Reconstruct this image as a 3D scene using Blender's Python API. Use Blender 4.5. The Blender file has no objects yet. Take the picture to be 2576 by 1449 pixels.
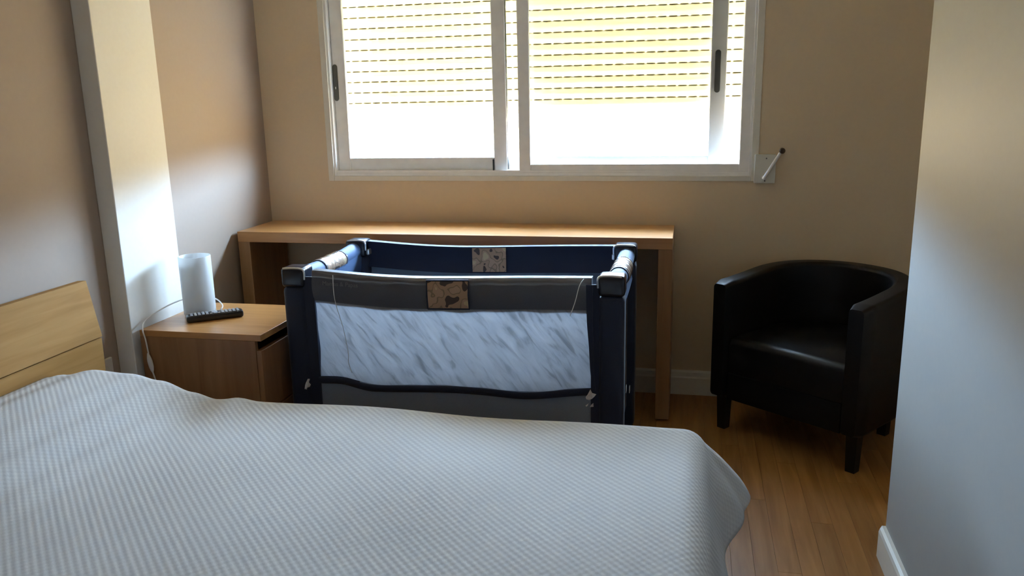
import bpy, bmesh, math, random
from mathutils import Vector, Matrix
random.seed(7)
sc = bpy.context.scene
COL = sc.collection
D = 3.5465            # inner face of the window wall
XL = -1.95            # left wall
XR = 0.577            # near right wall face
YE = 2.305            # where the near right wall ends
XA = 1.42             # wall of the corner with the armchair
YB = -1.35            # wall behind the camera
ZC = 2.52             # ceiling

# ---------------------------------------------------------------- camera
F, PITCH, YAW, ROLL, CH = 2053.7, .2297, .2171, -.0211, 1.3135
f0 = Vector((-math.sin(YAW), math.cos(YAW), 0)); r0 = Vector((math.cos(YAW), math.sin(YAW), 0)); u0 = Vector((0, 0, 1))
fw = f0*math.cos(PITCH) - u0*math.sin(PITCH); up = u0*math.cos(PITCH) + f0*math.sin(PITCH)
rt = r0*math.cos(ROLL) + up*math.sin(ROLL); up = up*math.cos(ROLL) - r0*math.sin(ROLL)
cd = bpy.data.cameras.new('camera'); cam = bpy.data.objects.new('camera', cd); COL.objects.link(cam)
m = Matrix((rt, up, -fw)).transposed().to_4x4(); m.translation = (0, 0, CH); cam.matrix_world = m
cd.sensor_width = 36; cd.lens = F/2576*36; cd.clip_start = .02
sc.camera = cam

# ---------------------------------------------------------------- world, sun, window portal, exposure
SKY, GROUND = (.50, .725, 1.0), (1.0, .80, .50)
SKY_S, GROUND_S, SUN_S = 105.0, 18.0, 30.0
w = bpy.data.worlds.new('daylight'); sc.world = w; w.use_nodes = True
nt = w.node_tree; nt.nodes.clear()
tc = nt.nodes.new('ShaderNodeTexCoord'); sx = nt.nodes.new('ShaderNodeSeparateXYZ')
mr = nt.nodes.new('ShaderNodeMapRange'); mr.inputs['From Min'].default_value = .08; mr.inputs['From Max'].default_value = .14
mx = nt.nodes.new('ShaderNodeMix'); mx.data_type = 'RGBA'
mx.inputs['A'].default_value = tuple(c*GROUND_S for c in GROUND)+(1,)
mx.inputs['B'].default_value = tuple(c*SKY_S for c in SKY)+(1,)
bg = nt.nodes.new('ShaderNodeBackground'); ow = nt.nodes.new('ShaderNodeOutputWorld')
nt.links.new(tc.outputs['Generated'], sx.inputs[0]); nt.links.new(sx.outputs['Z'], mr.inputs['Value'])
nt.links.new(mr.outputs[0], mx.inputs['Factor']); nt.links.new(mx.outputs['Result'], bg.inputs['Color']); nt.links.new(bg.outputs[0], ow.inputs[0])
w.cycles.sampling_method = 'AUTOMATIC'
sl = bpy.data.lights.new('sun', 'SUN'); sl.energy = SUN_S; sl.color = (1, .93, .8); sl.angle = .01
so = bpy.data.objects.new('sun', sl); COL.objects.link(so)
so.rotation_euler = Vector((.18, -.36, -1)).to_track_quat('-Z', 'Y').to_euler()
pl = bpy.data.lights.new('window_portal', 'AREA'); pl.shape = 'RECTANGLE'; pl.size = 1.86; pl.size_y = .34; pl.cycles.is_portal = True
po = bpy.data.objects.new('window_portal', pl); COL.objects.link(po)
po.location = (-.69, D+.115, 1.125); po.rotation_euler = (-math.pi/2, 0, 0)
sc.view_settings.view_transform = 'Standard'; sc.view_settings.look = 'None'
sc.view_settings.exposure = .70; sc.view_settings.gamma = 1.0; sc.view_settings.use_curve_mapping = False
sc.cycles.use_denoising = True
try: sc.cycles.denoiser = 'OPENIMAGEDENOISE'
except Exception: pass
sc.cycles.max_bounces = 14; sc.cycles.diffuse_bounces = 8; sc.cycles.transparent_max_bounces = 16
sc.cycles.sample_clamp_indirect = 12; sc.cycles.caustics_reflective = False; sc.cycles.caustics_refractive = False

# ---------------------------------------------------------------- materials
def nodes(name):
    mt = bpy.data.materials.new(name); mt.use_nodes = True
    n = mt.node_tree; b = n.nodes['Principled BSDF']
    return mt, n, b, n.nodes.new, n.links.new
def ramp(new, stops, interp='LINEAR'):
    r = new('ShaderNodeValToRGB'); r.color_ramp.interpolation = interp
    e = r.color_ramp.elements
    while len(e) < len(stops): e.new(.5)
    for i, (p, c) in enumerate(stops): e[i].position = p; e[i].color = tuple(c)+(1,)
    return r
def paint(name, col, rough=.6, var=.012, bump=.012, scale=60, spec=.3):
    mt, n, b, new, link = nodes(name)
    t = new('ShaderNodeTexCoord'); ns = new('ShaderNodeTexNoise'); ns.inputs['Scale'].default_value = scale; ns.inputs['Detail'].default_value = 4
    link(t.outputs['Object'], ns.inputs['Vector'])
    r = ramp(new, [(.3, [c*(1-var) for c in col]), (.7, [min(1, c*(1+var)) for c in col])])
    link(ns.outputs['Fac'], r.inputs[0]); link(r.outputs[0], b.inputs['Base Color'])
    b.inputs['Roughness'].default_value = rough; b.inputs['Specular IOR Level'].default_value = spec
    if bump:
        bp = new('ShaderNodeBump'); bp.inputs['Strength'].default_value = bump; bp.inputs['Distance'].default_value = .003
        link(ns.outputs['Fac'], bp.inputs['Height']); link(bp.outputs[0], b.inputs['Normal'])
    return mt
def wood(name, c1, c2, c3, grain=(1, 14, 14), rough=.38, scale=3.0, per=False, coat=0, spec=.5):
    mt, n, b, new, link = nodes(name)
    t = new('ShaderNodeTexCoord'); mp = new('ShaderNodeMapping'); mp.inputs['Scale'].default_value = grain
    link(t.outputs['Object'], mp.inputs['Vector'])
    vec = mp.outputs[0]
    if per:
        oi = new('ShaderNodeObjectInfo'); ad = new('ShaderNodeVectorMath'); ad.operation = 'ADD'
        ml = new('ShaderNodeMath'); ml.operation = 'MULTIPLY'; ml.inputs[1].default_value = 57
        link(oi.outputs['Random'], ml.inputs[0]); link(mp.outputs[0], ad.inputs[0]); link(ml.outputs[0], ad.inputs[1]); vec = ad.outputs[0]
    ns = new('ShaderNodeTexNoise'); ns.inputs['Scale'].default_value = scale; ns.inputs['Detail'].default_value = 6; ns.inputs['Distortion'].default_value = .6
    link(vec, ns.inputs['Vector'])
    r = ramp(new, [(.28, c1), (.5, c2), (.72, c3)]); link(ns.outputs['Fac'], r.inputs[0]); out = r.outputs[0]
    if per:
        hv = new('ShaderNodeHueSaturation'); mr2 = new('ShaderNodeMapRange'); mr2.inputs['To Min'].default_value = .88; mr2.inputs['To Max'].default_value = 1.12
        link(oi.outputs['Random'], mr2.inputs['Value']); link(mr2.outputs[0], hv.inputs['Value']); link(out, hv.inputs['Color']); out = hv.outputs[0]
    link(out, b.inputs['Base Color'])
    b.inputs['Roughness'].default_value = rough; b.inputs['Coat Weight'].default_value = coat; b.inputs['Specular IOR Level'].default_value = spec
    bp = new('ShaderNodeBump'); bp.inputs['Strength'].default_value = .06; bp.inputs['Distance'].default_value = .002
    link(ns.outputs['Fac'], bp.inputs['Height']); link(bp.outputs[0], b.inputs['Normal'])
    return mt
def fabric(name, col, rough=.8, scale=700, bump=.15, sheen=0, spec=.2, var=.12, transl=0):
    mt, n, b, new, link = nodes(name)
    t = new('ShaderNodeTexCoord'); ns = new('ShaderNodeTexNoise'); ns.inputs['Scale'].default_value = scale; ns.inputs['Detail'].default_value = 2
    link(t.outputs['Object'], ns.inputs['Vector'])
    r = ramp(new, [(.3, [c*(1-var) for c in col]), (.7, [min(1, c*(1+var)) for c in col])])
    link(ns.outputs['Fac'], r.inputs[0]); link(r.outputs[0], b.inputs['Base Color'])
    b.inputs['Roughness'].default_value = rough; b.inputs['Sheen Weight'].default_value = sheen; b.inputs['Specular IOR Level'].default_value = spec
    bp = new('ShaderNodeBump'); bp.inputs['Strength'].default_value = bump; bp.inputs['Distance'].default_value = .001
    link(ns.outputs['Fac'], bp.inputs['Height']); link(bp.outputs[0], b.inputs['Normal'])
    if transl:
        tr = new('ShaderNodeBsdfTranslucent'); tr.inputs['Color'].default_value = tuple(min(1, c*1.05) for c in col)+(1,)
        mxs = new('ShaderNodeMixShader'); mxs.inputs[0].default_value = transl
        o = n.nodes['Material Output']; link(b.outputs[0], mxs.inputs[1]); link(tr.outputs[0], mxs.inputs[2]); link(mxs.outputs[0], o.inputs[0])
    return mt
def plain(name, col, rough=.5, metal=0, spec=.5, coat=0):
    mt, n, b, new, link = nodes(name)
    t = new('ShaderNodeTexCoord'); ns = new('ShaderNodeTexNoise'); ns.inputs['Scale'].default_value = 25
    link(t.outputs['Object'], ns.inputs['Vector'])
    r = ramp(new, [(.3, [c*.97 for c in col]), (.7, [min(1, c*1.03) for c in col])])
    link(ns.outputs['Fac'], r.inputs[0]); link(r.outputs[0], b.inputs['Base Color'])
    b.inputs['Roughness'].default_value = rough; b.inputs['Metallic'].default_value = metal; b.inputs['Specular IOR Level'].default_value = spec; b.inputs['Coat Weight'].default_value = coat
    return mt
def seethrough(name, opac, col, rough=.05, gloss=True):
    mt, n, b, new, link = nodes(name)
    tr = new('ShaderNodeBsdfTransparent'); mxs = new('ShaderNodeMixShader'); o = n.nodes['Material Output']
    n.nodes.remove(b)
    if gloss:
        s = new('ShaderNodeBsdfGlossy'); s.inputs['Roughness'].default_value = rough
        fr = new('ShaderNodeFresnel'); ge = new('ShaderNodeNewGeometry'); io = new('ShaderNodeMapRange'); io.inputs['To Min'].default_value = 1.45; io.inputs['To Max'].default_value = 1/1.45
        link(ge.outputs['Backfacing'], io.inputs['Value']); link(io.outputs[0], fr.inputs['IOR'])
        ml = new('ShaderNodeMath'); ml.operation = 'MULTIPLY_ADD'; ml.inputs[1].default_value = 1.0; ml.inputs[2].default_value = opac
        ml.use_clamp = True
        link(fr.outputs[0], ml.inputs[0]); link(ml.outputs[0], mxs.inputs[0])
    else:
        s = new('ShaderNodeBsdfDiffuse'); mxs.inputs[0].default_value = opac
    s.inputs['Color'].default_value = tuple(col)+(1,)
    link(tr.outputs[0], mxs.inputs[1]); link(s.outputs[0], mxs.inputs[2]); link(mxs.outputs[0], o.inputs[0])
    return mt

M = {}
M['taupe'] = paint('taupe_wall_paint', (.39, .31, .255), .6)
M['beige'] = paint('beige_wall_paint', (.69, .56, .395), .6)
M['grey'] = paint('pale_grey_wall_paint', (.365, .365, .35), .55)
M['white'] = paint('white_wall_paint', (.82, .81, .77), .55)
M['ceil'] = paint('ceiling_paint', (.87, .85, .80), .7)
M['skirt'] = paint('white_lacquer_skirting', (.74, .72, .65), .35, .02, .02)
M['plank'] = wood('oak_laminate', (.24, .10, .022), (.31, .138, .034), (.375, .178, .05), (9, .7, 9), .45, 4, True, spec=.28)
M['joint'] = plain('dark_floor_joint', (.19, .08, .02), .6)
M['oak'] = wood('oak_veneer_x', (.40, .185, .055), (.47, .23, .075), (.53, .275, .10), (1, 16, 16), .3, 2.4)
M['oakz_shaded'] = wood('oak_veneer_upright_shaded', (.25, .12, .04), (.30, .148, .052), (.345, .178, .067), (16, 16, 1), .42, 2.2)  # same veneer as the tabletop, darkened: shade on upright faces put into the colour
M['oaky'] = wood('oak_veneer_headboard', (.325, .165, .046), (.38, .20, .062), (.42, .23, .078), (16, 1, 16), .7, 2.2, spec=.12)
M['nside_shaded'] = wood('oak_veneer_nightstand_shaded', (.235, .108, .042), (.29, .138, .055), (.345, .17, .07), (14, 14, 1), .45, 2.0)  # darker than the oak top: shade on the nightstand sides painted into the veneer
M['alu'] = plain('white_lacquered_aluminium', (.88, .88, .87), .35)
M['gasket'] = plain('black_rubber_gasket', (.02, .02, .02), .5)
M['handle'] = plain('dark_grey_recessed_handle', (.09, .09, .08), .45)
M['glass'] = seethrough('window_glass', .015, (1, 1, 1), .02)
M['net'] = seethrough('insect_screen_mesh', .16, (.07, .07, .07), gloss=False)
M['slat'] = fabric('cream_shutter_slat', (.93, .885, .735), .5, 60, .01, 0, .4, .02, transl=.125)
M['sill'] = paint('outer_sill_stone', (.80, .78, .70), .7)
M['black'] = fabric('black_faux_leather', (.0045, .0047, .0054), .42, 160, .12, 0, .3, .1)
M['blackwood'] = plain('black_stained_wood', (.008, .007, .006), .5)
M['navy'] = fabric('navy_polyester', (.012, .02, .048), .62, 600, .2, .15, .3)
M['navyrail_lit'] = fabric('navy_rail_fabric_skylit', (.045, .105, .24), .6, 500, .15, .1, .3)  # paler copy of the navy: sky light on the rails put into the colour
M['slate'] = fabric('slate_grey_mesh_fabric', (.105, .115, .145), .6, 700, .2, .1, .3, transl=.1)
M['slate2'] = fabric('grey_polyester', (.24, .285, .35), .7, 700, .2, .1, .3, transl=.2)
M['cotplastic'] = plain('navy_moulded_plastic', (.012, .016, .028), .25)
M['chrome'] = plain('bright_moulded_edge', (.75, .80, .85), .22, .6)
M['tag'] = fabric('white_paper_tag', (.72, .70, .70), .7, 200, .1, transl=.2)
M['film'] = seethrough('clear_plastic_film', .05, (.95, .97, 1), .12)
M['thread'] = plain('pale_thread', (.80, .82, .85), .4)
M['letter'] = plain('pale_grey_print', (.21, .21, .23), .6)
M['lamp'] = fabric('frosted_white_lamp', (.80, .82, .83), .35, 30, .02, 0, .5, .02, transl=.45)
M['whiteplastic'] = plain('white_plastic', (.74, .71, .68), .4)
M['remote'] = plain('black_plastic', (.012, .012, .016), .3)
M['buttons'] = plain('grey_rubber_buttons', (.40, .42, .45), .4)
M['crank'] = plain('ivory_painted_metal', (.68, .67, .60), .4)
M['knob'] = plain('dark_brown_plastic', (.035, .02, .01), .4)
M['mattress'] = fabric('mattress_ticking', (.6, .6, .6), .8, 300)

def quilt_material():
    mt, n, b, new, link = nodes('white_waffle_cotton')
    uv = new('ShaderNodeUVMap'); uv.uv_map = 'metres'
    mp = new('ShaderNodeMapping'); mp.inputs['Rotation'].default_value = (0, 0, math.radians(45)); link(uv.outputs[0], mp.inputs[0])
    s = new('ShaderNodeSeparateXYZ'); link(mp.outputs[0], s.inputs[0])
    def wave(sock, pitch):
        a = new('ShaderNodeMath'); a.operation = 'MULTIPLY'; a.inputs[1].default_value = 2*math.pi/pitch; link(sock, a.inputs[0])
        c = new('ShaderNodeMath'); c.operation = 'SINE'; link(a.outputs[0], c.inputs[0]); return c.outputs[0]
    w1 = wave(s.outputs['Y'], .0135); w2 = wave(s.outputs['X'], .0135)
    m2 = new('ShaderNodeMath'); m2.operation = 'MULTIPLY'; m2.inputs[1].default_value = .7; link(w2, m2.inputs[0])
    ad = new('ShaderNodeMath'); ad.operation = 'ADD'; link(w1, ad.inputs[0]); link(m2.outputs[0], ad.inputs[1])
    ns = new('ShaderNodeTexNoise'); ns.inputs['Scale'].default_value = 300; link(uv.outputs[0], ns.inputs['Vector'])
    a2 = new('ShaderNodeMath'); a2.operation = 'ADD'; link(ad.outputs[0], a2.inputs[0]); link(ns.outputs['Fac'], a2.inputs[1])
    bp = new('ShaderNodeBump'); bp.inputs['Strength'].default_value = .15; bp.inputs['Distance'].default_value = .0011
    link(a2.outputs[0], bp.inputs['Height']); link(bp.outputs[0], b.inputs['Normal'])
    r = ramp(new, [(.3, (.57, .57, .575)), (.7, (.62, .62, .62))]); link(ns.outputs['Fac'], r.inputs[0]); link(r.outputs[0], b.inputs['Base Color'])
    b.inputs['Roughness'].default_value = .85; b.inputs['Specular IOR Level'].default_value = .15
    return mt
M['quilt'] = quilt_material()
def camo_material(name, tint=1.0):
    mt, n, b, new, link = nodes(name)
    t = new('ShaderNodeTexCoord'); v = new('ShaderNodeTexVoronoi'); v.inputs['Scale'].default_value = 34; v.feature = 'SMOOTH_F1'
    ns = new('ShaderNodeTexNoise'); ns.inputs['Scale'].default_value = 21; ns.inputs['Detail'].default_value = 1.5
    link(t.outputs['Object'], ns.inputs['Vector']); link(ns.outputs['Color'], v.inputs['Vector'])
    r = ramp(new, [(0, (.07*tint, .05*tint, .045*tint)), (.40, (.42*tint, .28*tint, .19*tint)), (.51, (.24*tint, .18*tint, .12*tint)), (.545, (.45*tint, .31*tint, .22*tint)), (.64, (.55*tint, .45*tint, .28*tint))], 'CONSTANT')
    link(ns.outputs['Fac'], r.inputs[0]); link(r.outputs[0], b.inputs['Base Color']); b.inputs['Roughness'].default_value = .6
    return mt
M['camo'] = camo_material('camouflage_print')
def sheer_material():
    mt, n, b, new, link = nodes('pale_blue_sheer_lining')
    t = new('ShaderNodeTexCoord'); m0 = new('ShaderNodeMapping'); m0.inputs['Rotation'].default_value = (0, math.radians(38), 0); link(t.outputs['Object'], m0.inputs[0])
    mp = new('ShaderNodeMapping'); mp.inputs['Scale'].default_value = (44, 1, 9); link(m0.outputs[0], mp.inputs[0])
    ns = new('ShaderNodeTexNoise'); ns.inputs['Scale'].default_value = 1.3; ns.inputs['Detail'].default_value = 3; ns.inputs['Distortion'].default_value = .8; link(mp.outputs[0], ns.inputs[0])
    r = ramp(new, [(.30, (.40, .41, .43)), (.47, (.54, .55, .575)), (.7, (.60, .61, .635))]); link(ns.outputs['Fac'], r.inputs[0]); link(r.outputs[0], b.inputs['Base Color'])
    b.inputs['Roughness'].default_value = .6
    tr = new('ShaderNodeBsdfTranslucent'); link(r.outputs[0], tr.inputs['Color'])
    bp = new('ShaderNodeBump'); bp.inputs['Strength'].default_value = .5; bp.inputs['Distance'].default_value = .004; link(ns.outputs['Fac'], bp.inputs['Height'])
    link(bp.outputs[0], b.inputs['Normal']); link(bp.outputs[0], tr.inputs['Normal'])
    mxs = new('ShaderNodeMixShader'); mxs.inputs[0].default_value = .55; o = n.nodes['Material Output']
    link(b.outputs[0], mxs.inputs[1]); link(tr.outputs[0], mxs.inputs[2]); link(mxs.outputs[0], o.inputs[0])
    return mt
M['sheer'] = sheer_material()

# ---------------------------------------------------------------- mesh helpers
def box(bm, x0, x1, y0, y1, z0, z1, bev=0, seg=2):
    t = bmesh.new(); bmesh.ops.create_cube(t, size=1)
    for v in t.verts: v.co = Vector(((x0+x1)/2+v.co.x*(x1-x0), (y0+y1)/2+v.co.y*(y1-y0), (z0+z1)/2+v.co.z*(z1-z0)))
    if bev: bmesh.ops.bevel(t, geom=t.edges[:], offset=min(bev, .49*min(x1-x0, y1-y0, z1-z0)), segments=seg, affect='EDGES', profile=.5)
    merge(bm, t)
def merge(bm, t, mat=None):
    if mat is not None: bmesh.ops.transform(t, matrix=mat, verts=t.verts)
    me = bpy.data.meshes.new('tmp'); t.to_mesh(me); t.free(); bm.from_mesh(me); bpy.data.meshes.remove(me)
def tube(bm, pts, r, n=12, caps=True):
    pts = [Vector(p) for p in pts]; rings = []; rs = r if isinstance(r, (list, tuple)) else [r]*len(pts)
    T0 = (pts[1]-pts[0]).normalized(); a = Vector((0, 0, 1)) if abs(T0.z) < .9 else Vector((1, 0, 0)); N = T0.cross(a).normalized()
    for i, p in enumerate(pts):
        T = (pts[min(i+1, len(pts)-1)]-pts[max(i-1, 0)]).normalized(); N = (N-T*N.dot(T)).normalized(); B = T.cross(N)
        rings.append([bm.verts.new(p+(N*math.cos(2*math.pi*k/n)+B*math.sin(2*math.pi*k/n))*rs[i]) for k in range(n)])
    for a, b in zip(rings, rings[1:]):
        for k in range(n): bm.faces.new((a[k], a[(k+1) % n], b[(k+1) % n], b[k]))
    if caps: bm.faces.new(rings[0][::-1]); bm.faces.new(rings[-1])
def lathe(bm, prof, cx=0, cy=0, n=48, close=False):
    rings = [[bm.verts.new((cx+r*math.cos(2*math.pi*k/n), cy+r*math.sin(2*math.pi*k/n), z)) for k in range(n)] for r, z in prof]
    prs = list(zip(rings, rings[1:]))+([(rings[-1], rings[0])] if close else [])
    for a, b in prs:
        for k in range(n): bm.faces.new((a[k], a[(k+1) % n], b[(k+1) % n], b[k]))
    return rings
def grid(bm, nu, nv, fn):
    vs = [[bm.verts.new(fn(i/(nu-1), j/(nv-1))) for j in range(nv)] for i in range(nu)]
    for i in range(nu-1):
        for j in range(nv-1): bm.faces.new((vs[i][j], vs[i+1][j], vs[i+1][j+1], vs[i][j+1]))
    return vs
def sheet(bm, nu, nv, fn, th, nrm):
    """thin solid sheet: front face fn(u,v), back face pushed by nrm*th"""
    a = grid(bm, nu, nv, fn); nrm = Vector(nrm)*th
    b = [[bm.verts.new(v.co+nrm) for v in row] for row in a]
    for i in range(nu-1):
        for j in range(nv-1): bm.faces.new((b[i][j], b[i][j+1], b[i+1][j+1], b[i+1][j]))
    for i in range(nu-1):
        bm.faces.new((a[i][0], b[i][0], b[i+1][0], a[i+1][0])); bm.faces.new((a[i][-1], a[i+1][-1], b[i+1][-1], b[i][-1]))
    for j in range(nv-1):
        bm.faces.new((a[0][j], a[0][j+1], b[0][j+1], b[0][j])); bm.faces.new((a[-1][j], b[-1][j], b[-1][j+1], a[-1][j+1]))
def obj(name, bm, mat, parent=None, smooth=False, angle=40):
    bmesh.ops.recalc_face_normals(bm, faces=bm.faces)
    me = bpy.data.meshes.new(name); bm.to_mesh(me); bm.free(); me.materials.append(M[mat] if isinstance(mat, str) else mat)
    if smooth:
        for p in me.polygons: p.use_smooth = True
        me.set_sharp_from_angle(angle=math.radians(angle))
    o = bpy.data.objects.new(name, me); COL.objects.link(o)
    if parent: o.parent = parent
    return o
def bobj(name, dims, mat, parent=None, bev=.002):
    bm = bmesh.new(); box(bm, *dims, bev=bev); return obj(name, bm, mat, parent)
def thing(name, label, cat, loc=(0, 0, 0), rz=0, group=None):
    o = bpy.data.objects.new(name, None); COL.objects.link(o); o.empty_display_size = .1
    o.location = loc; o.rotation_euler = (0, 0, rz); o['label'] = label; o['category'] = cat
    if group: o['group'] = group
    return o
def tag(o, label, cat, group=None):
    o['label'] = label; o['category'] = cat
    if group: o['group'] = group
    return o
def struct(o, label, cat='structure'):
    o['kind'] = 'structure'; o['label'] = label; o['category'] = cat
    return o
def lerp(a, b, t): return a+(b-a)*t
def smooth(t): t = max(0, min(1, t)); return t*t*(3-2*t)
def table(xs, ys, x):
    if x <= xs[0]: return ys[0]
    for a, b, c, d in zip(xs, xs[1:], ys, ys[1:]):
        if x <= b: return lerp(c, d, smooth((x-a)/(b-a)))
    return ys[-1]

# ---------------------------------------------------------------- room shell
WX0, WX1, WZ0, WZ1 = -1.625, .257, .968, 2.13      # window opening
bm = bmesh.new()
box(bm, XL-.2, WX0, D, D+.17, 0, ZC); box(bm, WX1, XA+.2, D, D+.17, 0, ZC)
box(bm, WX0, WX1, D, D+.17, 0, WZ0); box(bm, WX0, WX1, D, D+.17, WZ1, ZC)
struct(obj('wall_back', bm, 'beige'), 'warm beige painted wall around the sliding window', 'wall')
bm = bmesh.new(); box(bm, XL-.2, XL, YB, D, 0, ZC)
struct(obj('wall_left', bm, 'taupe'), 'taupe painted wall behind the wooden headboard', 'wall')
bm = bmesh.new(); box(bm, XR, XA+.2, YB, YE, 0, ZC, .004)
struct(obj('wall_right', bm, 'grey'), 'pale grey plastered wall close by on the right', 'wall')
bm = bmesh.new(); box(bm, XA, XA+.2, YE, D, 0, ZC)
struct(obj('wall_alcove', bm, 'beige'), 'beige side wall of the corner behind the armchair', 'wall')
bm = bmesh.new(); box(bm, XL-.2, XA+.2, YB-.2, YB, 0, ZC)
struct(obj('wall_front', bm, 'white'), 'white wall behind the viewpoint', 'wall')
bm = bmesh.new(); box(bm, XL-.2, XA+.2, YB-.2, D+.17, ZC, ZC+.15)
struct(obj('ceiling', bm, 'ceil'), 'plain white ceiling above the bedroom', 'ceiling')
bm = bmesh.new(); box(bm, XL, -1.883, 2.385, 2.70, 0, ZC, .003)
struct(obj('column', bm, 'white'), 'white square column projecting from the taupe wall', 'column')
# floor: slab with separate strips; the strips that show are single pieces
bm = bmesh.new(); box(bm, XL-.2, XA+.2, YB-.2, D+.17, -.12, -.009)
floor = struct(obj('floor', bm, 'joint'), 'warm oak strip floor between bed and armchair', 'floor')
SW, SL = .0635, 1.15
vis = {}
bmr = bmesh.new()
nx = int((XA-XL)/SW)+1
for i in range(nx):
    x0 = XL+i*SW; x1 = min(XA, x0+SW)
    if x1-x0 < .01: continue
    y = YB-((i*.37) % 1)*SL
    while y < D:
        a, b = max(YB, y), min(D, y+SL); y += SL
        if x0 >= XR: a = max(a, YE-.01)
        if b-a < .02: continue
        if x0 > -.15 and b > 1.25 and x1 < XA-.2 and a < D:
            key = (round(x1-x0, 3), round(b-a, 3))
            if key not in vis:
                t = bmesh.new(); box(t, -(x1-x0)/2+.0002, (x1-x0)/2-.0002, -(b-a)/2+.0002, (b-a)/2-.0002, -.009, 0, .0003, 1)
                o = obj('plank', t, 'plank', floor); vis[key] = o
            else:
                o = vis[key].copy(); COL.objects.link(o); o.parent = floor
            o.location = ((x0+x1)/2, (a+b)/2, 0)
        else:
            box(bmr, x0+.0004, x1-.0004, a+.0004, b-.0004, -.009, 0)
o = obj('planks_under_furniture', bmr, 'plank', floor); o['kind'] = 'stuff'
# skirting boards with a stepped moulding
def skirt(name, p0, p1, nrm, h, label, th=.014):
    p0, p1, nrm = Vector(p0), Vector(p1), Vector(nrm)
    prof = [(0, 0), (th, 0), (th, h*.70), (th*.72, h*.76), (th*.72, h*.93), (th*.45, h), (0, h)]
    bm = bmesh.new()
    A = [bm.verts.new(p0+nrm*a+Vector((0, 0, z))) for a, z in prof]; B = [bm.verts.new(p1+nrm*a+Vector((0, 0, z))) for a, z in prof]
    for k in range(len(prof)): k2 = (k+1) % len(prof); bm.faces.new((A[k], A[k2], B[k2], B[k]))
    bm.faces.new(A[::-1]); bm.faces.new(B)
    return struct(obj(name, bm, 'skirt'), label, 'baseboard')
skirt('baseboard_back', (XL, D, 0), (XA, D, 0), (0, -1, 0), .111, 'white moulded skirting board along the window wall')
skirt('baseboard_left', (XL, YB, 0), (XL, 2.385, 0), (1, 0, 0), .10, 'white skirting board under the headboard wall')
skirt('baseboard_alcove', (XA, YE, 0), (XA, D-.014, 0), (-1, 0, 0), .111, 'white skirting board in the armchair corner')
bm = bmesh.new()
prof = [(0, 0), (.020, 0), (.020, .078), (.017, .087), (.010, .092), (0, .092)]
A = [bm.verts.new((XR-a, YB, z)) for a, z in prof]; B = [bm.verts.new((XR-a, YE-.012 if a > .015 else YE-.004, z)) for a, z in prof]
for k in range(6): k2 = (k+1) % 6; bm.faces.new((A[k], A[k2], B[k2], B[k]))
bm.faces.new(A[::-1]); bm.faces.new(B)
struct(obj('baseboard_right', bm, 'skirt'), 'short white skirting board on the near right wall', 'baseboard')

# ---------------------------------------------------------------- window
win = bpy.data.objects.new('window_1', None); COL.objects.link(win); struct(win, 'white aluminium sliding window over the wooden table', 'window')
bm = bmesh.new(); t_ = .016                                           # painted trim round the frame
box(bm, WX0-t_, WX0+.012, D-.005, D+.01, WZ0-t_, WZ1+t_, .002); box(bm, WX1-.012, WX1+t_, D-.005, D+.01, WZ0-t_, WZ1+t_, .002)
box(bm, WX0+.012, WX1-.012, D-.005, D+.01, WZ0-t_, WZ0+.006, .002); box(bm, WX0+.012, WX1-.012, D-.005, D+.01, WZ1-.006, WZ1+t_, .002)
obj('window_trim', bm, 'skirt', win)
bm = bmesh.new(); fwid = .022
for y0, y1 in ((D+.002, D+.092),):
    box(bm, WX0, WX0+fwid, y0, y1, WZ0, WZ1, .002); box(bm, WX1-fwid, WX1, y0, y1, WZ0, WZ1, .002)
    box(bm, WX0+fwid, WX1-fwid, y0, y1, WZ0, WZ0+.020, .002); box(bm, WX0+fwid, WX1-fwid, y0, y1, WZ1-.03, WZ1, .002)
for yy in (D+.004, D+.027, D+.056): box(bm, WX0+fwid, WX1-fwid, yy, yy+.004, WZ0+.02, WZ0+.03)
obj('window_frame', bm, 'alu', win)
def sash(x0, x1, y0, y1, z0, z1, sl, sr, sb, name='sash'):
    bm = bmesh.new()
    box(bm, x0, x0+sl, y0, y1, z0, z1, .004); box(bm, x1-sr, x1, y0, y1, z0, z1, .004)
    box(bm, x0+sl, x1-sr, y0+.003, y1-.003, z0, z0+sb, .003); box(bm, x0+sl, x1-sr, y0+.003, y1-.003, z1-.045, z1, .003)
    o = obj(name, bm, 'alu', win)
    return o
s1 = sash(-1.602, -.797, D+.030, D+.055, WZ0+.022, WZ1-.012, .060, .062, .064)
s1['label'] = 'left sliding sash with dark recessed handle'
bm = bmesh.new(); box(bm, -1.545, -.855, D+.041, D+.045, 1.05, WZ1-.05); obj('glass_pane', bm, 'glass', s1)
s2 = sash(-.862, .134, D+.060, D+.085, WZ0+.022, WZ1-.012, .055, .064, .064)
s2['label'] = 'right sliding sash pushed slightly open behind the insect screen'
bm = bmesh.new(); box(bm, -.81, .072, D+.071, D+.075, 1.035, WZ1-.05); obj('glass_pane', bm, 'glass', s2)
def handle(x, y, z0, z1, tilt, parent):
    bm = bmesh.new(); n = 10; wv = .012; ring = []
    for k in range(n+1): a = math.pi*k/n; ring.append((wv*math.cos(a), z1-wv+wv*math.sin(a)))
    for k in range(n+1): a = math.pi+math.pi*k/n; ring.append((wv*math.cos(a), z0+wv+wv*math.sin(a)))
    A = [bm.verts.new((x+px, y, pz)) for px, pz in ring]; B = [bm.verts.new((x+px*.86, y-.004, z0+(pz-z0)*.985+.001)) for px, pz in ring]
    for k in range(len(A)): k2 = (k+1) % len(A); bm.faces.new((A[k], A[k2], B[k2], B[k]))
    bm.faces.new(B); bm.faces.new(A[::-1])
    o = obj('handle', bm, 'handle', parent); return o
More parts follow.
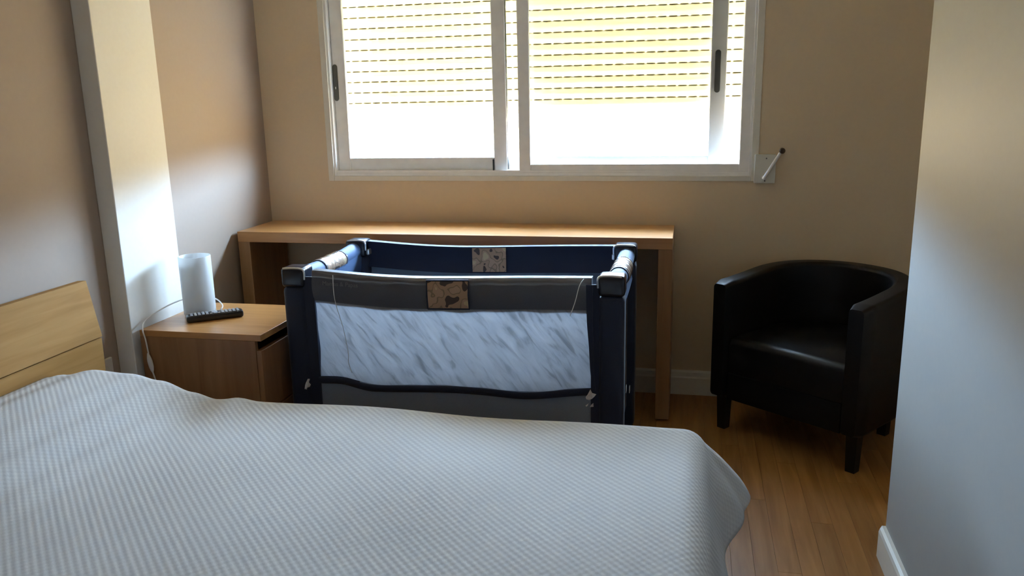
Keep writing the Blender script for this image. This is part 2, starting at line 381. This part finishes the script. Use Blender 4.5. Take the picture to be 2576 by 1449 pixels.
handle(-1.596+.006, D+.0302, 1.312, 1.474, 0, s1); handle(.098, D+.0602, 1.314, 1.487, 0, s2)
bm = bmesh.new(); box(bm, -1.5915, -1.5885, D+.024, D+.0265, 1.365, 1.375); obj('latch', bm, 'alu', s1)
bm = bmesh.new(); box(bm, -.864, -.858, D+.025, D+.031, .99, 1.045); obj('brush_seal', bm, 'gasket', s1)
bm = bmesh.new(); box(bm, -.7985, -.7955, D+.033, D+.053, 1.0, WZ1-.03); obj('gasket', bm, 'gasket', s1)
sn = sash(-.740, .250, D+.006, D+.024, WZ0+.010, WZ1-.012, .052, .054, .046, 'insect_screen')
sn['label'] = 'insect screen frame with fine grey mesh'
bm = bmesh.new(); box(bm, -.69, .198, D+.014, D+.0155, 1.02, WZ1-.05); obj('screen_mesh', bm, 'net', sn)
bm = bmesh.new(); box(bm, WX0, WX1, D+.093, D+.22, WZ0-.03, WZ0+.006, .004); obj('outer_sill', bm, 'sill', win)
# roller shutter half lowered outside the glass
SH = thing('roller_shutter', 'cream roller shutter half lowered outside the window', 'shutter', (-.684, D+.135, 0))
for xx in (WX0+.684, WX1+.684-.03): bobj('guide_rail', (xx+.001, xx+.029, -.015, .02, WZ0+.008, WZ1), 'alu', SH)
pitch, z = .0475, 1.255
bm = bmesh.new(); hw = (WX1-WX0)/2-.032; n = 8; P = []
for k in range(n+1): a = k/n; P.append((-.011*math.sin(math.pi*a)-.002, .0415*a))          # bulges toward the room
for k in range(n, -1, -1): a = k/n; P.append((-.011*math.sin(math.pi*a)+.002, .0415*a))
box(bm, -hw, hw, -.0015, .0015, .0412, pitch-.0009)
A = [bm.verts.new((-hw, y, zz)) for y, zz in P]; B = [bm.verts.new((hw, y, zz)) for y, zz in P]
for k in range(len(P)): k2 = (k+1) % len(P); bm.faces.new((A[k], A[k2], B[k2], B[k]))
bm.faces.new(A[::-1]); bm.faces.new(B)
xx = -hw
while xx < hw: box(bm, xx, min(hw, xx+.036), -.0015, .0015, .0412, pitch+.0004); xx += .045
first = obj('slat', bm, 'slat', SH, True, 60); first.location.z = z
for k in range(1, 20):
    zz = z+k*pitch
    if zz+pitch > WZ1+.02: break
    c = first.copy(); COL.objects.link(c); c.parent = SH; c.location.z = zz
bm = bmesh.new(); box(bm, -hw, hw, -.006, .006, z-.016, z+.001, .002); obj('bottom_bar', bm, 'slat', SH)

# shutter crank
CR = thing('shutter_crank', 'ivory crank box with folding handle beside the window', 'crank', (.299, D, .945))
bm = bmesh.new(); box(bm, -.042, .042, -.020, 0, 0, .118, .003); obj('housing', bm, 'crank', CR)
bm = bmesh.new(); tube(bm, [(-.003, -.020, .024), (-.003, -.030, .024)], .0085, 14); tube(bm, [(-.006, -.031, .019), (.056, -.031, .124)], .0065, 10); obj('arm', bm, 'alu', CR, True)
bm = bmesh.new(); lathe(bm, [(0, 0), (.008, 0), (.0115, .004), (.0115, .030), (.008, .034), (.005, .033), (0, .033)], n=20)
o = obj('knob', bm, 'knob', CR, True); o.rotation_euler = (math.pi/2, 0, 0); o.location = (.062, -.022, .134)
for px, pz in ((.004, .102), (.001, .010)):
    bm = bmesh.new(); lathe(bm, [(0, 0), (.003, 0), (.003, .002), (0, .002)], n=10); o = obj('screw', bm, 'handle', CR); o.rotation_euler = (math.pi/2, 0, 0); o.location = (px, -.0198, pz)

# ---------------------------------------------------------------- long table under the window
TB = thing('side_table', 'long narrow oak table with panel legs under the window', 'table', (-.995, D-.015-.168, 0))
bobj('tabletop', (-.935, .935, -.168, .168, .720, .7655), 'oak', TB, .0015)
for s in (-1, 1): bobj('panel_leg', (min(s*.935, s*.880), max(s*.935, s*.880), -.167, .167, .012, .7198), 'oakz_shaded', TB, .0015)
for s in (-1, 1):
    for q in (-.12, .12):
        bm = bmesh.new(); tube(bm, [(s*.9075-.011, q, .0065), (s*.9075+.011, q, .0065)], .0065, 14); obj('castor', bm, 'blackwood', TB, True)

# ---------------------------------------------------------------- bed
BX0, BX1, BY0, BY1 = -1.845, .030, .375, 1.945      # mattress
BED = thing('bed', 'low oak bed with plank headboard against the taupe wall', 'bed', (-.95, 1.16, 0))
def bp(d): return (d[0]+.95, d[1]+.95, d[2]-1.16, d[3]-1.16, d[4], d[5])
HY0, HY1 = .13, 2.195
bm = bmesh.new()                                        # upper board reclines, lower board upright
pr = [(-1.842, .588), (-1.874, .772), (-1.906, .770), (-1.895, .586)]
A = [bm.verts.new((x+.95, HY0-1.16, zz)) for x, zz in pr]; B = [bm.verts.new((x+.95, HY1-1.16, zz)) for x, zz in pr]
for k in range(4): k2 = (k+1) % 4; bm.faces.new((A[k], A[k2], B[k2], B[k]))
bm.faces.new(A[::-1]); bm.faces.new(B)
bmesh.ops.bevel(bm, geom=bm.edges[:], offset=.0015, segments=2, affect='EDGES')
obj('headboard_board', bm, 'oaky', BED)
bm = bmesh.new()
pr = [(-1.852, .16), (-1.845, .584), (-1.895, .584), (-1.895, .16)]
A = [bm.verts.new((x+.95, HY0-1.16, zz)) for x, zz in pr]; B = [bm.verts.new((x+.95, HY1-1.16, zz)) for x, zz in pr]
for k in range(4): k2 = (k+1) % 4; bm.faces.new((A[k], A[k2], B[k2], B[k]))
bm.faces.new(A[::-1]); bm.faces.new(B)
bmesh.ops.bevel(bm, geom=bm.edges[:], offset=.0015, segments=2, affect='EDGES')
obj('headboard_board', bm, 'oaky', BED)
for y in (HY0+.06, HY1-.12): bobj('headboard_post', bp((-1.93, -1.8955, y, y+.06, 0, .70)), 'oakz_shaded', BED)
for y in (BY0-.035, BY1+.007): bobj('side_rail', bp((-1.851, .045, y, y+.028, .12, .345)), 'oak', BED)
bobj('foot_rail', bp((.0452, .073, BY0-.035, BY1+.035, .12, .345)), 'oaky', BED)
for y in (BY0-.03, BY1-.02): bobj('leg', bp((-.02, .0448, y+.004, y+.034 if y > 1 else y+.05, 0, .1198)), 'oakz_shaded', BED)
bobj('slatted_base', bp((-1.84, .03, BY0, BY1, .20, .235)), 'oak', BED)
bobj('mattress', bp((BX0+.004, BX1-.004, BY0+.004, BY1-.004, .2352, .478)), 'mattress', BED, .05)
# bedspread draped over the mattress: flat field, rounded edge, hanging hems, flared corners
bm = bmesh.new(); uvl = bm.loops.layers.uv.new('metres')
FX = 0.0; FY1 = 1.925; FY0 = .40; R_ = .062; HANG = .248
X0 = -1.838
def ztop(x, y):
    e = table([-1.84, -1.78, -1.67, -1.56, -1.47, -1.37, -1.29, -1.2], [.034, .048, .072, .066, .048, .018, .003, 0], x)
    dip = 1-.35*math.exp(-((y-1.16)/.10)**2)
    zz = .5045 + e*dip
    zz += .004*math.sin(x*5.1+y*3.3)*math.sin(y*4.0+.4) + .0025*math.sin(x*11+1)*math.sin(y*9)
    zz -= .010*math.exp(-((x+1.30)/.07)**2-((y-1.82)/.12)**2)          # crease beside the pillow
    zz += .009*math.exp(-((x+1.22)/.035)**2-((y-1.90)/.10)**2)
    return zz
def cloth(s, t):
    x = min(s, FX); y = min(max(t, FY0), FY1)
    ex = max(0, s-FX); ey = (t-FY1) if t > FY1 else (FY0-t if t < FY0 else 0); sy = 1 if t > FY1 else -1
    zz = ztop(x, y); e = math.hypot(ex, ey)
    if e < 1e-6: return Vector((x, y, zz))
    nx_, ny_ = ex/e, ey/e; c = (2*nx_*ny_)**1.5
    arc = R_*math.pi/2
    fl = math.radians(15+27*c)
    lim = math.pi/2-fl; Lb = R_*lim
    if e < Lb: a = e/R_; out = R_*math.sin(a); dn = R_*(1-math.cos(a))
    else: out = R_*math.sin(lim)+(e-Lb)*math.sin(fl); dn = R_*(1-math.cos(lim))+(e-Lb)*math.cos(fl)
    k = smooth((e-.06)/.2)
    out += k*(.004*math.sin(17*(t if ex > ey else s)+.8)+.002*math.sin(31*(t+s)))
    if ex > 0: out += k*nx_*.05*math.exp(-((min(t, FY1)-FY1)/.13)**2)*(1-smooth(ey/.26))
    return Vector((x+nx_*out, y+sy*ny_*out, zz-dn))
NS, NT = 190, 170
s0, s1_, t0, t1 = X0, FX+HANG, FY0-HANG, FY1+HANG
V = []
for i in range(NS):
    s = lerp(s0, s1_, i/(NS-1)); V.append([bm.verts.new(cloth(s, lerp(t0, t1, j/(NT-1)))) for j in range(NT)])
for i in range(NS-1):
    for j in range(NT-1):
        f = bm.faces.new((V[i][j], V[i+1][j], V[i+1][j+1], V[i][j+1]))
        for lp, (a, b) in zip(f.loops, ((i, j), (i+1, j), (i+1, j+1), (i, j+1))): lp[uvl].uv = (lerp(s0, s1_, a/(NS-1)), lerp(t0, t1, b/(NT-1)))
q = obj('quilt', bm, 'quilt', None, True, 180)
sm = q.modifiers.new('thickness', 'SOLIDIFY'); sm.thickness = .006; sm.offset = -1
tag(q, 'white waffle-weave quilt draped over the bed', 'quilt')

# ---------------------------------------------------------------- nightstand
NX0, NX1, NY0, NY1 = -1.862, -1.400, 2.398, 2.798
cx, cy = (NX0+NX1)/2, (NY0+NY1)/2
NS_ = thing('nightstand', 'oak two-drawer nightstand between bed and travel cot', 'nightstand', (cx, cy, 0))
hx, hy = (NX1-NX0)/2, (NY1-NY0)/2
bobj('top_panel', (-hx, hx, -hy, hy, .528, .550), 'oak', NS_, .0015)
for s in (-1, 1): bobj('side_panel', (-hx, hx-.022, min(s*hy, s*(hy-.018)), max(s*hy, s*(hy-.018)), .0, .5278), 'nside_shaded', NS_, .001)
bobj('back_panel', (-hx, -hx+.006, -hy+.0182, hy-.0182, .03, .5276), 'nside_shaded', NS_, 0)
bobj('bottom_panel', (-hx+.0062, hx-.022, -hy+.0182, hy-.0182, .03, .045), 'nside_shaded', NS_, 0)
bobj('plinth', (hx-.06, hx-.045, -hy+.0182, hy-.0182, 0, .0298), 'nside_shaded', NS_, 0)
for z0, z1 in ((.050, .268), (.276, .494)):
    o = bobj('drawer', (hx-.0215, hx-.002, -hy+.002, hy-.002, z0, z1), 'nside_shaded', NS_, .0012)
    bm = bmesh.new(); box(bm, -hx+.02, hx-.0218, -hy+.024, hy-.024, z0+.02, z1-.03); obj('drawer_box', bm, 'nside_shaded', o)

# table lamp
LX, LY = -1.762, 2.615
LP = thing('table_lamp', 'white frosted cylinder table lamp on the nightstand', 'lamp', (LX, LY, .5502))
bm = bmesh.new(); R1 = .0565
lathe(bm, [(R1-.004, .010), (R1, .010), (R1, .222), (R1-.0008, .2235), (R1-.0032, .2235), (R1-.004, .222)], n=56, close=True); obj('lamp_shade', bm, 'lamp', LP, True, 50)
bm = bmesh.new(); r_ = lathe(bm, [(R1-.006, 0), (R1-.003, .002), (R1-.003, .0098), (R1-.010, .0105)], n=48); bm.faces.new(r_[0][::-1]); bm.faces.new(r_[-1]); obj('base', bm, 'whiteplastic', LP, True)
bm = bmesh.new(); lathe(bm, [(0, .0106), (.016, .0106), (.016, .05), (.0, .05)], n=20); o = obj('lamp_socket', bm, 'whiteplastic', LP, True)
bm = bmesh.new(); lathe(bm, [(0, .05), (.012, .052), (.014, .07), (.026, .095), (.026, .11), (.018, .128), (0, .134)], n=24); obj('bulb', bm, 'lamp', LP, True)
def catmull(pts, n=10):
    pts = [Vector(p) for p in pts]; out = []
    for i in range(len(pts)-1):
        p0, p1, p2, p3 = pts[max(i-1, 0)], pts[i], pts[i+1], pts[min(i+2, len(pts)-1)]
        for k in range(n):
            t = k/n; out.append(.5*((2*p1)+(-p0+p2)*t+(2*p0-5*p1+4*p2-p3)*t*t+(-p0+3*p1-3*p2+p3)*t**3))
    return out+[pts[-1]]
def rel(p): return (p[0]-LX, p[1]-LY, p[2]-.5502)
cord = catmull([rel(p) for p in [(-1.705, 2.640, .553), (-1.690, 2.632, .566), (-1.694, 2.655, .580), (-1.74, 2.682, .598), (-1.80, 2.668, .608), (-1.845, 2.605, .602), (-1.866, 2.52, .588), (-1.868, 2.44, .570), (-1.846, 2.395, .551), (-1.836, 2.3905, .52), (-1.831, 2.3905, .468)]])
bm = bmesh.new(); tube(bm, cord, .0026, 8); cobj = obj('cord', bm, 'whiteplastic', LP, True)
bm = bmesh.new(); tube(bm, catmull([rel(p) for p in [(-1.823, 2.3895, .402), (-1.815, 2.389, .37), (-1.80, 2.387, .30), (-1.79, 2.387, .15), (-1.80, 2.385, .02)]]), .0026, 8); obj('cord', bm, 'whiteplastic', LP, True)
bm = bmesh.new(); a, b = Vector(rel((-1.832, 2.3885, .470))), Vector(rel((-1.822, 2.3885, .400)))
prof = [.003, .0062, .0088, .0098, .0098, .0092, .0072, .0035]; tube(bm, [a.lerp(b, k/7) for k in range(8)], prof, 16)
for v in bm.verts:
    c = a.y; v.co.y = c+(v.co.y-c)*.6
obj('inline_switch', bm, 'whiteplastic', cobj, True)

# remote control
p0, p1 = Vector((-1.752, 2.512, .5502)), Vector((-1.598, 2.632, .5502))
mid = (p0+p1)/2; ang = math.atan2(p1.y-p0.y, p1.x-p0.x); L = (p1-p0).length
RC = thing('remote_control', 'black television remote lying on the nightstand', 'remote', mid, ang)
bm = bmesh.new(); box(bm, -L/2, L/2, -.024, .024, .0, .025, .008, 3); obj('body', bm, 'remote', RC, True, 50)
bm = bmesh.new()
for i in range(13):
    for j in range(4):
        if 5 <= i <= 7 and j in (1, 2): continue
        x = -L/2+.014+i*(L-.03)/12.5; y = -.0165+j*.011
        box(bm, x, x+.0085, y-.0034, y+.0034,   .0245, .0272, .0008, 1)
lathe(bm, [(0, .0272), (.010, .0272), (.010, .0246)], cx=0, n=16)
o = obj('buttons', bm, 'buttons', RC); o['kind'] = 'stuff'

# wall socket near the headboard
SK = thing('wall_socket', 'white wall socket between headboard and column', 'socket', (XL, 2.300, .385))
bm = bmesh.new(); box(bm, 0, .011, -.042, .042, 0, .082, .003); obj('socket_plate', bm, 'whiteplastic', SK)
bm = bmesh.new(); tube(bm, [(.0112, 0, .041), (.0125, 0, .041)], .021, 24); obj('socket_insert', bm, 'crank', SK, True)

# ---------------------------------------------------------------- armchair
AR = thing('armchair', 'black leather tub armchair in the corner by the window wall', 'armchair', (.345, 2.985, 0), math.atan2(-.613, .79))
TH, HWd, STR = .074, .273, .262
def shell_path(n=44):
    out = []
    for k in range(9): out.append((Vector((-HWd, STR*k/9, 0)), Vector((-1, 0, 0))))
    for k in range(n+1):
        a = math.pi-math.pi*k/n; d = Vector((math.cos(a), math.sin(a), 0)); out.append((Vector((0, STR, 0))+d*HWd, d))
    for k in range(8, -1, -1): out.append((Vector((HWd, STR*k/9, 0)), Vector((1, 0, 0))))
    return out
bm = bmesh.new(); rings = []; pa = shell_path(); rr = .016
for i, (p, d) in enumerate(pa):
    top = .610+.026*smooth(p.y/.5); bot = .140
    sec = []
    for (sx_, sz_, a0) in ((1, 1, 0), (-1, 1, 90), (-1, -1, 180), (1, -1, 270)):
        for q_ in range(5):
            a = math.radians(a0+90*q_/4)
            sec.append((sx_*(TH/2-rr)+rr*math.cos(a), (top-rr if sz_ > 0 else bot+rr)+rr*math.sin(a)))
    e = 0
    inset = .012 if i in (0, len(pa)-1) else 0
    ringv = []
    for (o_, zz) in sec:
        if inset: o_ *= .72; zz = (zz-.375)*.955+.375
        ringv.append(bm.verts.new(p+d*o_+Vector((0, -inset if inset else 0, zz))))
    rings.append(ringv)
for a, b in zip(rings, rings[1:]):
    for k in range(20): bm.faces.new((a[k], a[(k+1) % 20], b[(k+1) % 20], b[k]))
bm.faces.new(rings[0][::-1]); bm.faces.new(rings[-1])
obj('backrest', bm, 'black', AR, True, 50)
bm = bmesh.new(); ins = HWd-TH/2-.002
def dshape(n, y0, r): return [Vector((-r, y0, 0))]+[Vector((r*math.cos(math.pi-math.pi*k/n), STR+r*math.sin(math.pi-math.pi*k/n), 0)) for k in range(n+1)]+[Vector((r, y0, 0))]
def dsolid(bm, y0, r, z0, z1, b):
    lev = [(0, z0), (0, z1-b), (b*.3, z1-b*.3), (b, z1)]
    rg = []
    for inset, zz in lev: rg.append([bm.verts.new(Vector((v.x, v.y, zz))) for v in dshape(24, y0+inset, r-inset*.4)])
    for a, c in zip(rg, rg[1:]):
        for k in range(len(a)): k2 = (k+1) % len(a); bm.faces.new((a[k], a[k2], c[k2], c[k]))
    bm.faces.new(rg[0][::-1]); bm.faces.new(rg[-1])
dsolid(bm, .010, ins, .252, .392, .030); obj('seat_cushion', bm, 'black', AR, True, 50)
bm = bmesh.new(); dsolid(bm, .006, ins, .142, .250, .006); obj('seat_base', bm, 'black', AR, True, 40)
for px, py in ((-.272, .045), (.272, .045), (-.19, .44), (.19, .44)):
    bm = bmesh.new(); tp, bt = .021, .017
    A = [bm.verts.new((px+a*bt, py+b*bt, 0)) for a, b in ((-1, -1), (1, -1), (1, 1), (-1, 1))]; B = [bm.verts.new((px+a*tp, py+b*tp, .1405)) for a, b in ((-1, -1), (1, -1), (1, 1), (-1, 1))]
    for k in range(4): k2 = (k+1) % 4; bm.faces.new((A[k], A[k2], B[k2], B[k]))
    bm.faces.new(A[::-1]); bm.faces.new(B); obj('leg', bm, 'blackwood', AR)

# ---------------------------------------------------------------- travel cot
CX0, CX1, CY0, CY1, CZ = -1.364, -.192, 2.505, 3.135, .760
ccx, ccy = (CX0+CX1)/2, (CY0+CY1)/2; hx, hy = (CX1-CX0)/2, (CY1-CY0)/2
CT = thing('travel_cot', 'navy folding travel cot with pale mesh sides beside the bed', 'cot', (ccx, ccy, 0))
PW = .082
for s in (-1, 1):
    for q_ in (-1, 1):
        x0 = s*hx-(PW if s > 0 else 0); y0 = q_*hy-(PW if q_ > 0 else 0)
        bm = bmesh.new(); box(bm, x0, x0+PW, y0, y0+PW, .03, CZ-.065, .018, 3); lg = obj('leg', bm, 'navy', CT, True, 50)
        bm = bmesh.new(); box(bm, x0+.008, x0+PW-.008, y0+.008, y0+PW-.008, 0, .0298, .006); obj('foot', bm, 'cotplastic', lg)
        bm = bmesh.new(); box(bm, x0-.001, x0+PW+.001, y0-.001, y0+PW+.001, CZ-.068, CZ, .012, 3); cp = obj('corner_cap', bm, 'cotplastic', CT, True, 50)
        # bright moulded lip running round the room-side top edges of the cap
        bm = bmesh.new(); xa, xb = (x0+.010, x0+PW-.004) if s > 0 else (x0+.004, x0+PW-.010)
        yf = y0-.0035+.006
        xi = x0-.002 if s > 0 else x0+PW+.002
        tube(bm, catmull([(xi, yf+.004, CZ-.040), (xi, yf+.003, CZ-.012), (lerp(xi, x0+PW/2, .25), yf+.002, CZ-.002), (x0+PW/2, yf, CZ), (lerp(xi, x0+PW/2, 1.75), yf, CZ-.002)], 6), .0036, 8)
        obj('cap_lip', bm, 'chrome', cp, True)
        bm = bmesh.new(); box(bm, xi-.009, xi+.009, y0+.02, y0+.05, CZ-.062, CZ-.038, .004); obj('clip', bm, 'chrome', cp)
# rails left and right, with a cuff of printed fabric wrapped in film
for s in (-1, 1):
    xr = s*(hx-.036)
    def sag(y): return CZ-.034-.016*(1-(y/hy)**2)
    ys = [lerp(-hy+.075, hy-.075, k/14) for k in range(15)]
    bm = bmesh.new(); tube(bm, [(xr, y, sag(y)) for y in ys], .031, 18); rl = obj('side_rail', bm, 'navyrail_lit', CT, True, 60)
    bm = bmesh.new(); yy = [lerp(-.085, .085, k/6) for k in range(7)]; tube(bm, [(xr, y, sag(y)) for y in yy], .0335, 18); obj('printed_cuff', bm, 'camo', rl, True, 60)
    bm = bmesh.new()
    yy = [lerp(-.095, .095, k/18) for k in range(19)]; tube(bm, [(xr, y, sag(y)) for y in yy], [.0352+.0024*math.sin(k*2.1)+.001*math.cos(k*5) for k in range(19)], 22, caps=False); obj('film_wrap', bm, 'film', rl, True, 60)
    for e_ in (-.092, .092):
        bm = bmesh.new(); tube(bm, [(xr, e_-.004, sag(e_)), (xr, e_+.004, sag(e_))], .0345, 18); obj('cuff_piping', bm, 'navy', rl, True, 60)
    bm = bmesh.new(); sheet(bm, 15, 5, lambda u, v: Vector((xr-s*(.026+.004*math.sin(math.pi*v)), lerp(-hy+.075, hy-.075, u), lerp(sag(lerp(-hy+.075, hy-.075, u))-.085, sag(lerp(-hy+.075, hy-.075, u))+.008, v))), .050, (s, 0, 0)); obj('rail_padding', bm, 'navyrail_lit', rl, True, 60)
    # side curtain
    bm = bmesh.new(); x_ = s*(hx-.030)
    sheet(bm, 14, 6, lambda u, v: Vector((x_, lerp(-hy+.07, hy-.07, u), lerp(.12, CZ-.06, v))), .003, (-s, 0, 0)); obj('side_panel', bm, 'navy', CT, True)
# front and back: padded rail band, sheer middle, wavy piping, lower panel
def topz(u): return CZ-.007-.017*math.sin(math.pi*u)**1.2-.004*math.sin(u*7)
def wave(u): return .372-.014*smooth((u-.02)/.2)+.028*smooth((u-.72)/.28)+.010*math.exp(-((u-.10)/.06)**2)-.006*math.sin(u*9)
for q_ in (-1, 1):
    nrm = (0, -q_, 0); xa, xb = -hx+PW+.030 if q_ < 0 else -hx+PW-.004, hx-PW-.022 if q_ < 0 else hx-PW+.004
    yf = q_*(hy-.012)
    def band(u, v): return Vector((lerp(xa, xb, u), yf+q_*.012*math.sin(math.pi*min(1, v*1.05)), lerp(topz(u)-.106, topz(u), v)))
    bm = bmesh.new(); sheet(bm, 40, 9, band, .034, nrm); bd = obj('padded_rail', bm, 'slate' if q_ < 0 else 'navy', CT, True, 55)
    pc = -.0 if q_ < 0 else .004
    ux0, ux1 = (lerp(xa, xb, 0)), 0
    px0, px1 = (-.060, .082) if q_ < 0 else (-.062, .075)
    bm = bmesh.new(); side = -1 if q_ < 0 else -1
    ysurf = (-hy-.006) if q_ < 0 else (hy-.050)
    def pt(u, v):
        x = lerp(px0, px1, u); uu = (x-xa)/(xb-xa)
        return Vector((x, ysurf-.006*math.sin(math.pi*v) if q_ < 0 else ysurf, lerp(topz(uu)-.100, topz(uu)-.004, v)))
    sheet(bm, 10, 7, pt, .006, (0, 1, 0)); pp = obj('printed_patch', bm, 'camo', bd, True, 55)
    if q_ < 0:
        bm = bmesh.new(); loop = [pt(0, 0), pt(.5, 0), pt(1, 0), pt(1, .5), pt(1, 1), pt(.5, 1), pt(0, 1), pt(0, .5), pt(0, 0)]
        tube(bm, loop, .0032, 6); obj('patch_edging', bm, 'navy', pp, True)
    # navy edging beside the legs
    if q_ < 0:
        for s, e0, e1 in ((-1, -hx+PW-.004, xa+.002), (1, xb-.002, hx-PW+.004)):
            bm = bmesh.new()
            sheet(bm, 3, 12, lambda u, v: Vector((lerp(e0, e1, u) if s < 0 else lerp(e0, e1, u), yf-.004, lerp(.10, CZ-.03, v))), .006, nrm); obj('edge_strip', bm, 'navy', CT)
    # sheer middle
    def shear(u, v):
        x = lerp(xa, xb, u); zt = topz(u)-.098; zb = wave(u)-.002
        return Vector((x, yf-q_*(.006+.010*math.sin(math.pi*v))+.0025*math.sin(u*43+v*7)+.002*math.sin(u*19-v*13), lerp(zb, zt, v)))
    bm = bmesh.new(); sheet(bm, 60, 24, shear, .0012, nrm); obj('mesh_panel', bm, 'sheer' if q_ < 0 else 'slate2', CT, True)
    if q_ < 0:
        bm = bmesh.new()
        def pip(u, v): a = 2*math.pi*v; return Vector((lerp(xa-.004, xb+.004, u), yf-.003+.007*math.cos(a), wave(u)-.013+.0125*math.sin(a)))
        grid(bm, 60, 13, pip); bmesh.ops.remove_doubles(bm, verts=bm.verts, dist=1e-6); obj('wavy_piping', bm, 'navy', CT, True)
    bm = bmesh.new(); sheet(bm, 40, 6, lambda u, v: Vector((lerp(xa, xb, u), yf+.002*math.sin(u*17), lerp(.10, wave(u)-.016, v))), .003, nrm); obj('lower_panel', bm, 'slate2', CT, True)
# floor of the cot
bobj('cot_mattress', (-hx+.05, hx-.05, -hy+.05, hy-.05, .145, .185), 'slate2', CT, .012)
bobj('cot_base', (-hx+.045, hx-.045, -hy+.045, hy-.045, .115, .1448), 'navy', CT, .004)
# film along the front rail and loose thread
bm = bmesh.new(); xa, xb = -hx+PW+.032, hx-PW-.024
def filmt(u, v):
    a = lerp(-1.9, 1.2, v); return Vector((lerp(xa, xb, u), -hy+.017+.021*math.sin(a), topz(u)-.016+.0185*math.cos(a)+.0012*math.sin(u*61)+.001*math.sin(u*23+v*4)))
grid(bm, 90, 9, filmt); obj('film_strip', bm, 'film', CT, True)
def loc(p): return (p[0]-ccx, p[1]-ccy, p[2])
bm = bmesh.new(); tube(bm, catmull([loc(p) for p in [(-1.168, 2.497, .742), (-1.164, 2.490, .66), (-1.140, 2.489, .56), (-1.128, 2.490, .47), (-1.130, 2.490, .44), (-1.120, 2.491, .40)]], 6), .0013, 6); obj('thread', bm, 'thread', CT, True)
bm = bmesh.new(); tube(bm, catmull([loc(p) for p in [(-.318, 2.495, .752), (-.332, 2.489, .73), (-.345, 2.488, .68), (-.362, 2.488, .63)]], 6), .0013, 6); obj('thread', bm, 'thread', CT, True)
# strap hanging by the right leg
bm = bmesh.new(); sp = [(-.300, .735), (-.299, .62), (-.294, .53), (-.291, .45), (-.284, .385)]
pts = catmull([loc((x, 2.490, zz)) for x, zz in sp], 6)
wd = lambda k: lerp(.011, .004, k/(len(pts)-1))
sheet(bm, len(pts), 3, lambda u, v: Vector(pts[round(u*(len(pts)-1))])+Vector((lerp(-1, 1, v)*wd(round(u*(len(pts)-1))), 0, 0)), .002, (0, -1, 0)); obj('strap', bm, 'navy', CT, True)
# white paper tags
def tagpoly(poly, y, label=None):
    bm = bmesh.new(); A = [bm.verts.new(loc((x, y+.004*math.sin(i*2.3), zz))) for i, (x, zz) in enumerate(poly)]; B = [bm.verts.new(v.co+Vector((0, .0012, 0))) for v in A]
    for k in range(len(A)): k2 = (k+1) % len(A); bm.faces.new((A[k], A[k2], B[k2], B[k]))
    bm.faces.new(A[::-1]); bm.faces.new(B); obj('paper_tag', bm, 'tag', CT)
tagpoly([(-1.305, .329), (-1.298, .326), (-1.293, .336), (-1.286, .337), (-1.281, .346), (-1.285, .356), (-1.284, .366), (-1.289, .368), (-1.298, .352), (-1.304, .342)], 2.496)
tagpoly([(-.305, .372), (-.296, .390), (-.290, .380), (-.277, .374), (-.283, .366), (-.290, .360), (-.300, .352), (-.309, .357), (-.311, .364)], 2.482)
tagpoly([(-.312, .333), (-.306, .337), (-.301, .344), (-.304, .334), (-.309, .329)], 2.484)
tagpoly([(-.298, .329), (-.292, .338), (-.286, .345), (-.286, .330)], 2.484)
tagpoly([(-1.338, .712), (-1.322, .690), (-1.318, .705), (-1.322, .735), (-1.332, .745)], 3.043)
for x, y, zz in ((-.188, 2.56, .37), (-.188, 2.72, .31)):
    bm = bmesh.new(); box(bm, 0, .002, -.012, .012, -.010, .012, .0008, 1); o = obj('paper_tag', bm, 'tag', CT); o.location = loc((x, y, zz))
# pale lettering on the front rail
fc = bpy.data.curves.new('lettering', 'FONT'); fc.body = 'Mamas & Papas'; fc.size = .021; fc.extrude = .0003
fo = bpy.data.objects.new('lettering_tmp', fc); COL.objects.link(fo)
bpy.context.view_layer.update()
me = bpy.data.meshes.new_from_object(fo.evaluated_get(bpy.context.evaluated_depsgraph_get())); bpy.data.objects.remove(fo)
me.materials.clear(); me.materials.append(M['letter'])
o = bpy.data.objects.new('printed_lettering', me); COL.objects.link(o); o.parent = CT
ys = max(v.co.x for v in me.vertices); k = .128/ys
o.scale = (k, k, k); o.rotation_euler = (math.pi/2, math.radians(2.0), 0); o.location = loc((-1.212, CY0-.0016, .705))
